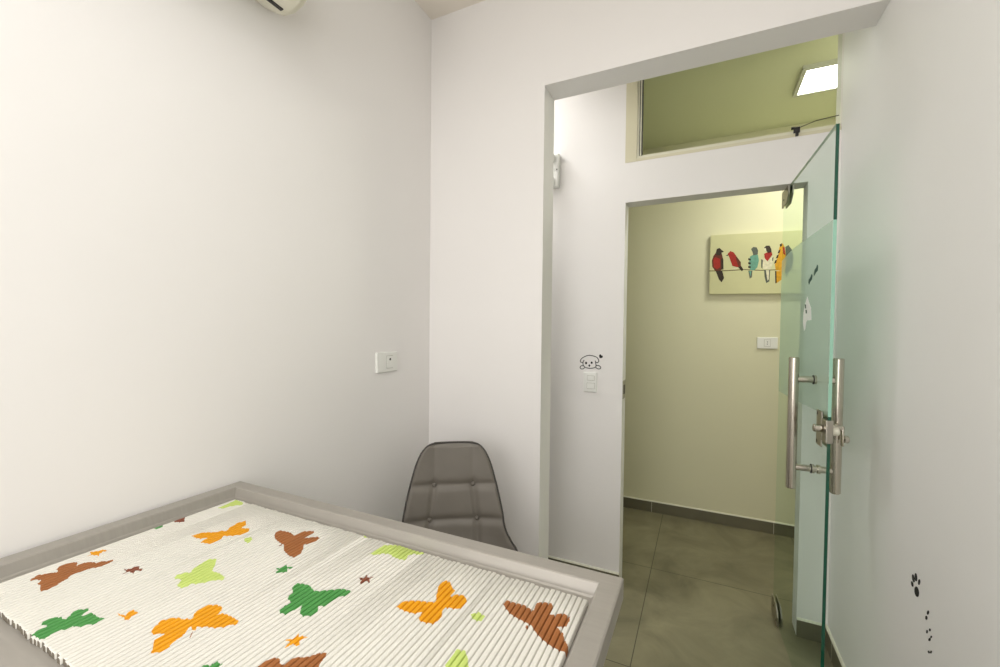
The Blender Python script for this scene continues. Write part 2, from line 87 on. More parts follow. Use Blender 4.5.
M = dict(
    wall=mat('white_wall_paint', (239, 236, 233), .75, noise=.015, nscale=1.6, bump=.05, bscale=160, spec=.25),
    wall_r=mat('right_wall_paint', (243, 243, 240), .65, noise=.02, nscale=1.8, bump=.05, bscale=160, spec=.4),
    hall=mat('cream_wall_paint', (224, 221, 190), .75, noise=.015, nscale=1.6, spec=.25),
    hallceil=mat('hall_ceiling_paint', (220, 222, 188), .8),
    ceil=mat('ceiling_paint', (242, 234, 222), .85),
    floor=floor_mat(),
    tile=mat('skirting_tile', (108, 104, 84), .45, noise=.08, nscale=6),
    edge=mat('skirting_edge', (226, 224, 205), .6),
    steel=mat('brushed_table_steel', (168, 163, 155), .38, .35, noise=.04, nscale=12, stretch=(1, 12, 1)),
    steel_d=mat('table_leg_steel', (150, 148, 144), .35, .8),
    chrome=mat('polished_steel', (205, 198, 186), .2, 1),
    chrome_d=mat('satin_nickel', (170, 165, 155), .32, 1),
    dark=mat('dark_plastic', (38, 36, 34), .5),
    rubber=mat('black_rubber', (28, 28, 28), .8),
    plastic=mat('white_plastic', (236, 236, 230), .35),
    plastic2=mat('ivory_plastic', (228, 224, 205), .35),
    alu=mat('painted_window_frame', (222, 219, 198), .5),
    casing=mat('window_casing', (214, 208, 180), .6),
    leather=mat('grey_leatherette', (116, 110, 101), .45, noise=.05, nscale=14, bump=.25, bscale=350, spec=.5),
    piping=mat('dark_piping', (62, 58, 54), .5),
    wood=mat('beech_wood', (196, 160, 112), .5, noise=.12, nscale=10, stretch=(6, 6, 1)),
    black=mat('black_vinyl', (18, 18, 18), .6),
    gmark=mat('dark_green_vinyl', (50, 84, 74), .6),
    whitev=mat('white_vinyl', (236, 240, 234), .6),
    bars=mat('mat_ivory', (226, 223, 214), .62, noise=.025, nscale=7, spec=.3),
    gap_end_shade=mat('mat_backing_end_shade', (112, 104, 90), .8),  # backing between the bars, also the painted shadow on their near ends
    brown=mat('mat_brown', (160, 100, 54), .6, noise=.08, nscale=25, spec=.3),
    darkbrown=mat('mat_dark_brown', (128, 72, 50), .6, spec=.3),
    green=mat('mat_green', (76, 146, 74), .6, noise=.06, nscale=25, spec=.3),
    lime=mat('mat_lime', (196, 214, 118), .6, noise=.04, nscale=25, spec=.3),
    orange=mat('mat_orange', (228, 156, 12), .6, noise=.05, nscale=25, spec=.3),
    canvas=mat('canvas_ground', (208, 206, 160), .8, noise=.05, nscale=5),
    glass=thin_glass('clear_green_glass', (.93, .975, .945), .45),
    pane=thin_glass('transom_glass', (.95, .965, .93), .6),
    frost=thin_glass('frosted_film', (.88, .96, .93), 0, .4, (216, 232, 216), .55),
    gedge=mat('glass_edge_green', (0, 78, 56), .15, spec=.8),
    gedge2=mat('glass_edge_pale', (158, 206, 184), .25, spec=.6),
    panel=emis('led_diffuser', (255, 255, 250), 9),
)
for n, c in dict(maroon=(100, 42, 26), red=(164, 38, 26), dark=(52, 40, 28), slate=(92, 98, 88), teal=(108, 162, 142), white=(226, 220, 190), yellow=(214, 158, 30), branch=(112, 100, 64)).items():
    M['p_'+n] = mat('paint_'+n, c, .75, noise=.18, nscale=60)

# ---------------------------------------------------------------- helpers
def tag(o, label=None, cat=None, group=None, kind=None):
    if label: o['label'] = label
    if cat: o['category'] = cat
    if group: o['group'] = group
    if kind: o['kind'] = kind
    return o
def empty(name, loc=(0, 0, 0), rz=0):
    o = bpy.data.objects.new(name, None); o.empty_display_size = .05
    C.objects.link(o); o.location = loc; o.rotation_euler = (0, 0, rz); return o
def base(o):                        # world offset of the parent chain (translations only)
    v = Vector((0, 0, 0))
    while o is not None:
        v += o.location; o = o.parent
    return v
def obj(name, bm, mats, parent=None, smooth=False, origin=None, local=False, autos=None):
    if not isinstance(mats, (list, tuple)): mats = [mats]
    off = Vector((0, 0, 0)) if local else base(parent)
    me = bpy.data.meshes.new(name)
    if origin is not None and not local:
        off = Vector(origin)
    bmesh.ops.translate(bm, verts=bm.verts, vec=-off)
    bm.normal_update(); bm.to_mesh(me); bm.free()
    for m in mats: me.materials.append(m)
    if smooth or autos is not None:
        me.polygons.foreach_set('use_smooth', [True]*len(me.polygons))
        if autos is not None: me.set_sharp_from_angle(angle=math.radians(autos))
    o = bpy.data.objects.new(name, me); C.objects.link(o)
    if parent is not None:
        o.parent = parent
        if origin is not None and not local: o.location = Vector(origin)-base(parent)
    elif origin is not None: o.location = origin
    return o
def BM(): return bmesh.new()
def box(bm, a, b, mi=0, bev=0):
    x0, y0, z0 = [min(p, q) for p, q in zip(a, b)]; x1, y1, z1 = [max(p, q) for p, q in zip(a, b)]
    v = [bm.verts.new(p) for p in ((x0,y0,z0),(x1,y0,z0),(x1,y1,z0),(x0,y1,z0),(x0,y0,z1),(x1,y0,z1),(x1,y1,z1),(x0,y1,z1))]
    fs = [bm.faces.new([v[i] for i in f]) for f in ((3,2,1,0),(4,5,6,7),(0,1,5,4),(1,2,6,5),(2,3,7,6),(3,0,4,7))]
    for f in fs: f.material_index = mi
    if bev:
        es = list({e for f in fs for e in f.edges})
        bmesh.ops.bevel(bm, geom=es, offset=bev, segments=3, profile=.6, affect='EDGES', material=mi)
    return fs
def cyl(bm, p, q, r, n=24, mi=0, r2=None, cap=True):
    p = Vector(p); q = Vector(q); d = (q-p).normalized()
    a = d.orthogonal().normalized(); b = d.cross(a); r2 = r if r2 is None else r2
    A = [bm.verts.new(p+(a*math.cos(t)+b*math.sin(t))*r) for t in [k*2*PI/n for k in range(n)]]
    B = [bm.verts.new(q+(a*math.cos(t)+b*math.sin(t))*r2) for t in [k*2*PI/n for k in range(n)]]
    for k in range(n):
        f = bm.faces.new((A[k], A[(k+1) % n], B[(k+1) % n], B[k])); f.material_index = mi
    if cap:
        bm.faces.new(A[::-1]).material_index = mi; bm.faces.new(B).material_index = mi
def capped(bm, p, q, r, n=24, mi=0, e=.003):      # cylinder with chamfered ends
    p = Vector(p); q = Vector(q); d = (q-p).normalized()
    cyl(bm, p+d*e, q-d*e, r, n, mi, cap=False)
    cyl(bm, p, p+d*e, r-e, n, mi, r2=r); cyl(bm, q-d*e, q, r, n, mi, r2=r-e)
def tube(bm, pts, r, n=8, closed=False, mi=0):
    pts = [Vector(p) for p in pts]; N = len(pts); rings = []
    up = None
    for i in range(N):
        a = pts[(i-1) % N] if (closed or i > 0) else pts[0]; b = pts[(i+1) % N] if (closed or i < N-1) else pts[-1]
        d = (b-a).normalized()
        if up is None: up = d.orthogonal().normalized()
        up = (up-d*up.dot(d)).normalized(); s = d.cross(up)
        rings.append([bm.verts.new(pts[i]+(up*math.cos(t)+s*math.sin(t))*r) for t in [k*2*PI/n for k in range(n)]])
    for i in range(N if closed else N-1):
        A, B = rings[i], rings[(i+1) % N]
        for k in range(n):
            bm.faces.new((A[k], A[(k+1) % n], B[(k+1) % n], B[k])).material_index = mi
    if not closed: bm.faces.new(rings[0][::-1]); bm.faces.new(rings[-1])
def prism(bm, pts, d, mi=0):      # pts: 3-D outline, extruded by vector d
    A = [bm.verts.new(p) for p in pts]; B = [bm.verts.new(Vector(p)+Vector(d)) for p in pts]; n = len(pts)
    bm.faces.new(A).material_index = mi; bm.faces.new(B[::-1]).material_index = mi
    for k in range(n): bm.faces.new((A[k], B[k], B[(k+1) % n], A[(k+1) % n])).material_index = mi
    bmesh.ops.recalc_face_normals(bm, faces=bm.faces)
def ribbon(bm, line, w, to3, d, closed=False):
    """flat stroke of width w along a 2-D line, as small overlapping-free quads"""
    P = [Vector(p) for p in line]
    Q = []
    for i in range(len(P)-1):                     # Catmull-Rom smoothing
        p0 = P[max(i-1, 0)]; p1 = P[i]; p2 = P[i+1]; p3 = P[min(i+2, len(P)-1)]
        for k in range(4):
            t = k/4; Q.append(.5*((2*p1)+(p2-p0)*t+(2*p0-5*p1+4*p2-p3)*t*t+(3*p1-p0-3*p2+p3)*t**3))
    Q.append(P[-1]); L = []; R = []
    for i in range(len(Q)):
        t = (Q[min(i+1, len(Q)-1)]-Q[max(i-1, 0)]).normalized(); n = Vector((-t.y, t.x))
        L.append(Q[i]+n*w/2); R.append(Q[i]-n*w/2)
    for i in range(len(Q)-1):
        prism(bm, [to3(L[i]), to3(L[i+1]), to3(R[i+1]), to3(R[i])], d)
def struct(name, bm, m, **k): return tag(obj(name, bm, m, **k), kind='structure')

# ---------------------------------------------------------------- measures (metres)
XL, XR = -1.2745, .5410
YB, YB2 = 1.8293, 1.9684          # back wall of the room (with the wide opening)
YM, YM2 = 2.3591, 2.4591          # middle wall across the passage
YF = 3.4975                       # wall with the picture
ZC, ZF = 2.985, 2.8276
XJ, ZL = -.6603, 2.512            # wide opening: left jamb, lintel
OX0, OX1, OZ = -.3839, .4245, 2.10
TX0, TZ0 = -.3890, 2.311         # transom
Y0 = -1.35

# ---------------------------------------------------------------- setting
b = BM(); box(b, (-2.3, Y0-.1, -.08), (1.75, YF+.1, 0)); struct('floor', b, M['floor'])
b = BM(); box(b, (XL-.1, Y0-.1, ZC), (XR+.1, YB, ZC+.08)); struct('ceiling', b, M['ceil'])
b = BM(); box(b, (-2.3, YB, ZC), (XR+.1, YM2, ZC+.08)); struct('ceiling', b, M['ceil'])
b = BM(); box(b, (-2.3, YM2, ZF), (1.75, YF+.1, ZF+.08)); struct('ceiling', b, M['hallceil'])
b = BM(); box(b, (XL-.1, Y0-.1, 0), (XL, YB, ZC)); struct('wall_left', b, M['wall'])
b = BM(); box(b, (XR, Y0-.1, 0), (XR+.1, YM, ZC)); struct('wall_right', b, M['wall_r'])
b = BM(); box(b, (XL, Y0-.1, 0), (XR, Y0, ZC)); struct('wall_front', b, M['wall'])
b = BM()
prism(b, [(-2.3, YB, 0), (XJ, YB, 0), (XJ, YB, ZL), (XR, YB, ZL), (XR, YB, ZC), (-2.3, YB, ZC)], (0, YB2-YB, 0))
struct('wall_back', b, M['wall'])
b = BM()                                             # middle wall: door opening + transom opening
for a_, c_ in (((-2.3, 0), (OX0, ZC)), ((OX0, OZ), (XR, TZ0)), ((OX1, 0), (XR, OZ)), ((OX0, ZF), (XR, ZC)), ((XR, 0), (1.75, ZC))):
    box(b, (a_[0], YM, a_[1]), (c_[0], YM2, c_[1]))
struct('wall_middle', b, M['wall'])
b = BM(); box(b, (-2.3, YF, 0), (1.75, YF+.1, ZF)); struct('wall_far', b, M['hall'])
b = BM(); box(b, (-2.4, YB, 0), (-2.3, YF, ZC)); box(b, (1.75, YM, 0), (1.85, YF, ZC)); struct('wall_side', b, M['hall'])

def skirting(name, p, q, nrm, h=.0863, t=.010):
    """tile skirting from p to q, standing off along nrm, pale grout edge on top"""
    p = Vector((*p, 0)); q = Vector((*q, 0)); n = Vector((*nrm, 0))
    b = BM(); z = Vector((0, 0, 1))
    prism(b, [p, p+n*t, p+n*t+z*(h-.007), p+z*(h-.007)], q-p, 0)
    prism(b, [p+z*(h-.007), p+n*t+z*(h-.007), p+n*(t-.003)+z*h, p+z*h], q-p, 1)
    L = (q-p).length; d = (q-p)/L; s = .35
    while s < L-.05:                                   # vertical joints
        c = p+d*s
        prism(b, [c+n*t, c+n*(t+.0004), c+n*(t+.0004)+z*(h-.008), c+n*t+z*(h-.008)], d*.002, 1); s += .81
    bmesh.ops.recalc_face_normals(b, faces=b.faces)
    struct(name, b, [M['tile'], M['edge']])
skirting('baseboard_far', (-2.3, YF), (1.75, YF), (0, -1))
skirting('baseboard_right', (XR, Y0), (XR, YM), (-1, 0))
skirting('baseboard_middle', (-2.3, YM), (OX0, YM), (0, -1))
skirting('baseboard_middle', (OX1, YM), (XR-.01, YM), (0, -1))
skirting('baseboard_left', (XL, Y0), (XL, YB), (1, 0))
skirting('baseboard_back', (XL+.01, YB), (XJ, YB), (0, -1))

# transom window
w = tag(empty('window_1', (TX0, YM, TZ0)), kind='structure')
b = BM()
YC = YM-.002
box(b, (TX0, YC, TZ0), (TX0+.058, YM+.03, ZF)); box(b, (TX0+.058, YC+.001, TZ0), (XR-.002, YM+.03, TZ0+.014))
obj('window_casing', b, M['casing'], w)
b = BM()
box(b, (TX0+.058, YM+.006, TZ0+.014), (TX0+.070, YM+.05, ZF)); box(b, (TX0+.070, YM+.007, TZ0+.014), (XR-.002, YM+.05, TZ0+.030))
box(b, (TX0+.0745, YM+.002, TZ0+.030), (TX0+.080, YM+.045, ZF))
obj('window_frame', b, M['alu'], w)
b = BM(); box(b, (TX0+.070, YM+.004, TZ0+.030), (TX0+.0745, YM+.040, ZF)); box(b, (TX0+.080, YM+.006, TZ0+.030), (TX0+.084, YM+.040, ZF))
obj('window_gasket', b, M['dark'], w)
b = BM(); box(b, (TX0+.084, YM+.022, TZ0+.030), (XR-.002, YM+.028, ZF)); obj('window_pane', b, M['pane'], w)
b = BM()                                             # small black latch on the bottom rail
lx, lz = .375, TZ0+.030
box(b, (lx-.012, YM-.006, lz-.012), (lx+.012, YM+.006, lz+.012), 0, .002)
box(b, (lx-.006, YM-.012, lz-.030), (lx+.006, YM-.001, lz-.010), 0, .002)
cyl(b, (lx-.022, YM-.004, lz+.008), (lx-.010, YM-.004, lz+.008), .006, 12)
tube(b, [(lx+.01, YM-.004, lz+.008), (lx+.07, YM-.004, lz+.026), (XR-.012, YM-.004, lz+.034)], .0016, 6)
obj('window_latch', b, M['dark'], w)

# ---------------------------------------------------------------- glass door
A = Vector((.3900, 1.7467, 0)); B_ = Vector((.362, 2.345, 0)); td = (B_-A).normalized(); nn = Vector((td.y, -td.x, 0))
def G(t, o, z): return A+td*t+nn*o+Vector((0, 0, z))
def gbox(bm, t0, t1, o0, o1, z0, z1, mi=0, bev=0):
    n0 = len(bm.verts)
    v = [bm.verts.new(G(t, o, z)) for t, o, z in ((t0,o0,z0),(t1,o0,z0),(t1,o1,z0),(t0,o1,z0),(t0,o0,z1),(t1,o0,z1),(t1,o1,z1),(t0,o1,z1))]
    fs = [bm.faces.new([v[i] for i in f]) for f in ((3,2,1,0),(4,5,6,7),(0,1,5,4),(1,2,6,5),(2,3,7,6),(3,0,4,7))]
    for f in fs: f.material_index = mi
    bmesh.ops.recalc_face_normals(bm, faces=fs)
    if bev: bmesh.ops.bevel(bm, geom=list({e for f in fs for e in f.edges}), offset=bev, segments=2, profile=.6, affect='EDGES', material=mi)
door = tag(empty('door_1', tuple(G(.68, 0, 0))), kind='structure')
b = BM()
TW, H0, H1, th = .750, .012, 2.098, .005
zs = [H0, 1.13, 1.785, H1]
for k in range(3):
    z0, z1 = zs[k], zs[k+1]
    for o in (-th, th):
        f = b.faces.new([b.verts.new(G(t, o, z)) for t, z in ((0, z0), (TW, z0), (TW, z1), (0, z1))])
        f.material_index = 0
    for t in (0, TW):
        f = b.faces.new([b.verts.new(G(t, o, z)) for o, z in ((-th, z0), (th, z0), (th, z1), (-th, z1))])
        f.material_index = 0 if t else (2 if (k == 1) else 1)
for z in (H0, H1):
    f = b.faces.new([b.verts.new(G(t, o, z)) for t, o in ((0, -th), (TW, -th), (TW, th), (0, th))]); f.material_index = 3 if z > 1 else 0
bmesh.ops.remove_doubles(b, verts=b.verts, dist=1e-5)
obj('glass_panel', b, [M['glass'], M['gedge'], M['gedge2'], mat('glass_edge_top', (206, 214, 200), .3)], door)
b = BM()
nf = 16; top = []; bot = []
for k in range(nf+1):
    t = .002+(TW-.004)*k/nf
    top.append(G(t, -th-.0006, 1.785-.022*max(0, (t-.45)/.30)**2)); bot.append(G(t, -th-.0006, 1.134-.012*min(1, t/.45)))
for k in range(nf):
    b.faces.new([b.verts.new(p) for p in (bot[k], bot[k+1], top[k+1], top[k])])
bmesh.ops.remove_doubles(b, verts=b.verts, dist=1e-5)
film = obj('frosted_film', b, M['frost'], door); film['label'] = 'frosted privacy film band'
def gshape(bm, pts, o=-th-.0012, d=-.0004):
    prism(bm, [G(t, o, z) for t, z in pts], nn*d)
b = BM(); gshape(b, D['DOG'])
dg = obj('dog_silhouette_sticker', b, M['whitev'], door); dg['label'] = 'white dog silhouette sticker'
b = BM(); [gshape(b, s, -th-.0018) for s in D['DOGEYE']]; obj('sticker_mark', b, M['gmark'], dg)
for s in D['GMARK']:
    b = BM(); gshape(b, s); obj('paw_print_sticker', b, M['gmark'], door)
# pull handle: a bar each side joined by two standoffs
hd = empty('pull_handle'); hd.parent = door; hd.location = (0, 0, 0)
for o in (-.074, .060):
    b = BM(); capped(b, G(.138, o, .834), G(.138, o, 1.3205), .0165, 32); obj('handle_bar', b, M['chrome'], hd, autos=40)
for z in (1.240, .914):
    b = BM()
    cyl(b, G(.138, -.066, z), G(.138, .054, z), .0120, 20)
    cyl(b, G(.138, -th-.008, z), G(.138, -th, z), .0165, 24); cyl(b, G(.138, th, z), G(.138, th+.008, z), .0165, 24)
    obj('standoff', b, M['chrome'], hd, autos=40)
b = BM(); cyl(b, G(.138, -th-.0095, 1.240), G(.138, -th-.0078, 1.240), .017, 24); cyl(b, G(.138, -th-.0095, .914), G(.138, -th-.0078, .914), .017, 24)
obj('rubber_washer', b, M['rubber'], hd)
# lock clamped on the free edge
lk = empty('lock'); lk.parent = door; lk.location = (0, 0, 0)
b = BM(); gbox(b, -.006, .072, -.0105, .0105, 1.040, 1.118, 0, .003); obj('lock_body', b, M['chrome_d'], lk)
b = BM(); 
for o0, o1 in ((-.0115, -.0068), (.0068, .0115)): gbox(b, .040, .098, o0, o1, 1.018, 1.140, 0, .002)
for z in (1.030, 1.128):
    cyl(b, G(.086, -.0122, z), G(.086, -.0114, z), .006, 14, 1)
obj('lock_plate', b, [M['chrome_d'], M['dark']], lk)
b = BM(); capped(b, G(.035, -.036, 1.084), G(.035, -.0105, 1.084), .0135, 24); obj('lock_knob', b, M['chrome'], lk, autos=40)
b = BM(); capped(b, G(.025, .0105, 1.078), G(.025, .034, 1.078), .0135, 24); obj('lock_cylinder', b, M['plastic2'], lk, autos=40)
b = BM(); capped(b, G(.10, .0105, 1.078), G(.10, .066, 1.078), .011, 24); gbox(b, .09, .11, .062, .069, 1.015, 1.085, 0, .003)
capped(b, G(.10, .068, 1.040), G(.10, .084, 1.040), .013, 24); obj('thumb_turn', b, M['chrome'], lk, autos=40)
# pivot patch fittings
def patch(zs_, flip):
    b = BM()
    for o0, o1 in ((-.011, -.0052), (.0052, .011)):
        pts = [(.622, zs_[0]), (.622, zs_[1]), (.665, zs_[2]), (.756, zs_[2]), (.756, zs_[0])]
        prism(b, [G(t, o0, z) for t, z in pts], nn*(o1-o0), 0)
    for t, z in ((.645, zs_[0]*.6+zs_[1]*.4), (.71, zs_[0]*.4+zs_[2]*.6)):
        cyl(b, G(t, -.012, z), G(t, -.0108, z), .005, 12, 1)
    cyl(b, G(.69, 0, zs_[0]), G(.69, 0, zs_[0]-(.02 if flip else -.02)*0-(.008 if not flip else -.008)), .009, 16, 0)
    return obj('hinge', b, [M['chrome_d'], M['dark']], door)
patch((2.098, 2.060, 2.022), True)
patch((.012, .055, .095), False)

# ---------------------------------------------------------------- strike plate, sockets, switches
b = BM(); box(b, (OX0, YM+.004, 1.040), (OX0+.003, YM+.088, 1.140), 0, .001); box(b, (OX0+.0025, YM+.020, 1.065), (OX0+.0036, YM+.066, 1.115), 1)
tag(obj('strike_plate', b, [M['chrome_d'], M['dark']], origin=(OX0, YM+.02, 1.10)), 'dark steel strike plate on the left jamb of the inner doorway', 'strike plate')

def wall_plate(name, origin, ux, nrm, w_, h_, modules, label, cat):
    """rectangular faceplate centred at origin, ux = direction of its width, nrm = out of the wall"""
    o = Vector(origin); ux = Vector(ux); nr = Vector(nrm); uz = Vector((0, 0, 1))
    root = tag(empty(name, origin), label, cat)
    def bx(bm, cx, cz, ww, hh, d0, d1, mi=0, bev=0):
        pts = [o+ux*(cx+sx*ww/2)+uz*(cz+sz*hh/2)+nr*d0 for sx, sz in ((-1,-1),(1,-1),(1,1),(-1,1))]
        n0 = set(bm.faces); prism(bm, pts, nr*(d1-d0), mi)
        if bev:
            fs = [f for f in bm.faces if f not in n0]
            es = [e for e in {e for f in fs for e in f.edges} if all((v.co-o).dot(nr) > d1-1e-5 for v in e.verts)]
            bmesh.ops.bevel(bm, geom=es, offset=bev, segments=3, profile=.5, affect='EDGES', material=mi)
    b = BM(); bx(b, 0, 0, w_, h_, 0, .010, 0, .003); obj('faceplate', b, M['plastic'], root)
    for kind, cx, cz, ww, hh in modules:
        b = BM(); bx(b, cx, cz, ww+.003, hh+.003, .0098, .0103, 1); bx(b, cx, cz, ww, hh, .010, .0125, 0, .001)
        if kind == 'outlet':
            for k in (-1, 0, 1):
                q = o+ux*(cx+k*.009*(1 if ww > hh else 0))+uz*(cz+k*.009*(0 if ww > hh else 1))+nr*.0125
                cyl(b, q, q+nr*.0004, .0026, 10, 2)
        if kind == 'hole':
            q = o+ux*cx+uz*(cz+.012)+nr*.0125; cyl(b, q, q+nr*.0005, .0055, 14, 2)
        obj({'outlet': 'outlet_module', 'switch': 'switch_rocker', 'hole': 'switch_module'}[kind], b, [M['plastic'], M['shade'], M['dark']], root)
    return root
M['shade'] = mat('grey_seam', (168, 166, 152), .6)
wall_plate('wall_outlet', (XL, 1.494, 1.261), (0, 1, 0), (1, 0, 0), -.134*-1, .088, [('hole', .014, 0, .040, .054)], 'white rectangular outlet plate on the left wall above the grey chair', 'outlet')
wall_plate('wall_outlet', (.4155, YF, 1.339), (1, 0, 0), (0, -1, 0), .122, .080, [('outlet', 0, 0, .036, .046)], 'white outlet plate on the far wall below the bird picture', 'outlet')
wall_plate('light_switch', (-.558, YM, 1.1235), (1, 0, 0), (0, -1, 0), .074, .108, [('switch', .004, .024, .038, .024), ('switch', .004, -.020, .042, .030)], 'white two-rocker light switch below the puppy sticker', 'light switch')

# emergency light on the middle wall, half hidden behind the jamb
e = tag(empty('emergency_light', (-.81, YM, 2.32)), 'white emergency light peeking out from behind the left jamb of the opening', 'emergency light')
b = BM(); box(b, (-.885, YM-.035, 2.225), (-.750, YM, 2.415), 0, .008); obj('housing', b, M['plastic'], e)
for z in (2.385, 2.255):
    b = BM(); box(b, (-.880, YM-.062, z-.024), (-.772, YM-.034, z+.024), 0, .011); obj('lamp_head', b, M['plastic'], e)
b = BM(); cyl(b, (-.760, YM-.0362, 2.322), (-.760, YM-.0348, 2.322), .004, 12); obj('indicator', b, M['dark'], e)

# ---------------------------------------------------------------- puppy sticker, heart, paw prints
b = BM(); f3 = lambda q: Vector((q[0], YM, q[1])); dv = Vector((0, -.001, 0))
for l in D['PUPPY']: ribbon(b, l, .0042, f3, dv)
for (x, z), r in zip(D['PUPDOT'], (.0062, .0058, .0050)):
    prism(b, [(x+r*math.cos(k*PI/8), YM, z+r*1.15*math.sin(k*PI/8)) for k in range(16)], dv)
tag(obj('puppy_sticker', b, M['black'], origin=(-.5625, YM, 1.236)), 'black line-drawn puppy face sticker above the light switch', 'sticker')
b = BM(); prism(b, [(x, YM, z) for x, z in D['HEART']], dv)
tag(obj('heart_sticker', b, M['black'], origin=(-.501, YM, 1.27)), 'tiny solid black heart sticker beside the puppy face', 'sticker')
def pawmesh(idx, name, label, group=None):
    b = BM(); cy = sum(p[0] for i in idx for p in D['PAW'][i])/14/len(idx); cz = sum(p[1] for i in idx for p in D['PAW'][i])/14/len(idx)
    K_ = XR/.5338
    for i in idx: prism(b, [(XR, y*K_, 1.4074+(z-1.4074)*K_) for y, z in D['PAW'][i]], (-.001, 0, 0))
    tag(obj(name, b, M['black'], origin=(XR, cy*K_, 1.4074+(cz-1.4074)*K_)), label, 'sticker', group)
pawmesh(range(0, 5), 'paw_print_sticker', 'large black paw print sticker with four toes on the right wall')
g_ = 'small paw prints trailing down the right wall'
pawmesh((5, 6), 'paw_print_sticker', 'tiny two-dot black print just below the large paw print', g_)
pawmesh((7, 8), 'paw_print_sticker', 'tiny two-dot black print second below the large paw print', g_)
pawmesh((9, 10), 'paw_print_sticker', 'tiny two-dot black print third below the large paw print', g_)
pawmesh((11, 12), 'paw_print_sticker', 'tiny two-dot black print lowest of the trail on the right wall', g_)

# ---------------------------------------------------------------- bird picture
pic = tag(empty('wall_picture', (.42, YF, 1.9)), 'canvas picture of colourful birds on a wire on the far wall', 'picture')
pb = []
b = BM(); prism(b, [(.0430, YF-.03, 1.690), (.0440, YF-.03, 2.116), (.80, YF-.03, 2.100), (.80, YF-.03, 1.676)], (0, .0299, 0)); obj('canvas', b, M['canvas'], pic)
names = ['maroon', 'red', 'dark', 'slate', 'teal', 'white', 'yellow', 'branch']
b = BM()
for c, lay, pts in sorted(D['BIRDS'], key=lambda s: (s[0] != 'branch')):
    y = YF-.0304-.0005*lay
    if c == 'branch': y = YF-.0302
    vs = [b.verts.new((x, y-.0001*(hash_ if False else 0), z)) for x, z in pts]
    f = b.faces.new(vs); f.material_index = names.index(c)
bmesh.ops.triangulate(b, faces=b.faces)
obj('painted_birds', b, [M['p_'+n] for n in names], pic)

# ---------------------------------------------------------------- ceiling light of the far room
cl = tag(empty('ceiling_light', (.63, 2.85, ZF)), 'square white LED ceiling panel glowing behind the glass above the doorway', 'ceiling light')
b = BM()
x0, x1, y0, y1 = .478, .840, 2.765, 3.025
for a_, c_ in (((x0-.02, y0-.02), (x1+.02, y0)), ((x0-.02, y1), (x1+.02, y1+.02)), ((x0-.02, y0), (x0, y1)), ((x1, y0), (x1+.02, y1))):
    box(b, (*a_, ZF-.022), (*c_, ZF))
obj('light_frame', b, mat('panel_frame', (196, 196, 182), .5), cl)
b = BM(); box(b, (x0, y0, ZF-.018), (x1, y1, ZF-.002)); obj('diffuser', b, M['panel'], cl)

# ---------------------------------------------------------------- air conditioner, high on the left wall
ac = tag(empty('air_conditioner', (XL, .55, 2.55)), 'white split air conditioner at the top edge of the left wall', 'air conditioner')
prof = [(0, 2.425), (.06, 2.390), (.11, 2.383), (.15, 2.395), (.185, 2.425), (.20, 2.475), (.205, 2.56), (.20, 2.64), (.17, 2.68), (0, 2.68)]
b = BM(); prism(b, [(XL+x, .08, z) for x, z in prof], (0, .84, 0)); obj('housing', b, M['plastic2'], ac, autos=35)
b = BM(); prism(b, [(XL+x*.97, .92, 2.53+(z-2.53)*.95) for x, z in prof], (0, .018, 0)); obj('end_cap', b, M['plastic2'], ac, autos=35)
b = BM(); box(b, (XL+.086, .16, 2.3815), (XL+.098, .905, 2.389)); obj('air_outlet', b, M['dark'], ac)
b = BM(); prism(b, [(XL+.112, .15, 2.379), (XL+.160, .15, 2.394), (XL+.159, .15, 2.399), (XL+.111, .15, 2.385)], (0, .70, 0)); obj('louver', b, M['plastic2'], ac)

# ---------------------------------------------------------------- examination table
TXa, TXb, TYb, TYa, TZ = -1.2655, -.1255, .8241, -.20, .939
tb = tag(empty('examination_table', ((TXa+TXb)/2, (TYa+TYb)/2, 0)), 'grey steel examination table with raised rim standing in the left corner', 'table')
b = BM()
def ring(i, z): return [b.verts.new(p) for p in ((TXa+i, TYa+i, z), (TXb-i, TYa+i, z), (TXb-i, TYb-i, z), (TXa+i, TYb-i, z))]
rs = [ring(.003, .895), ring(0, .898), ring(0, .9364), ring(.0025, .939), ring(.0365, .939), ring(.0395, .9372), ring(.046, .9165), ring(.050, .9138)]
for a_, c_ in zip(rs, rs[1:]):
    for k in range(4): b.faces.new((a_[k], a_[(k+1) % 4], c_[(k+1) % 4], c_[k]))
b.faces.new(rs[-1]); b.faces.new(rs[0][::-1])
obj('tabletop', b, M['steel'], tb)
b = BM()
for x in (TXa+.05, TXb-.05):
    box(b, (x-.015, TYa+.05, .855), (x+.015, TYb-.05, .895))
for y in (TYa+.05, TYb-.05):
    box(b, (TXa+.05, y-.015, .855), (TXb-.05, y+.015, .895))
obj('under_frame', b, M['steel_d'], tb)
for x in (TXa+.05, TXb-.05):
    for y in (TYa+.05, TYb-.05):
        b = BM(); box(b, (x-.018, y-.018, .02), (x+.018, y+.018, .86), 0, .003); l_ = obj('leg', b, M['steel_d'], tb)
        b = BM(); cyl(b, (x, y, 0), (x, y, .022), .02, 20, r2=.016); obj('foot', b, M['rubber'], l_)
b = BM(); box(b, (TXa+.05, TYa+.05, .24), (TXb-.05, TYb-.05, .26), 0, .003); obj('shelf', b, M['steel'], tb)

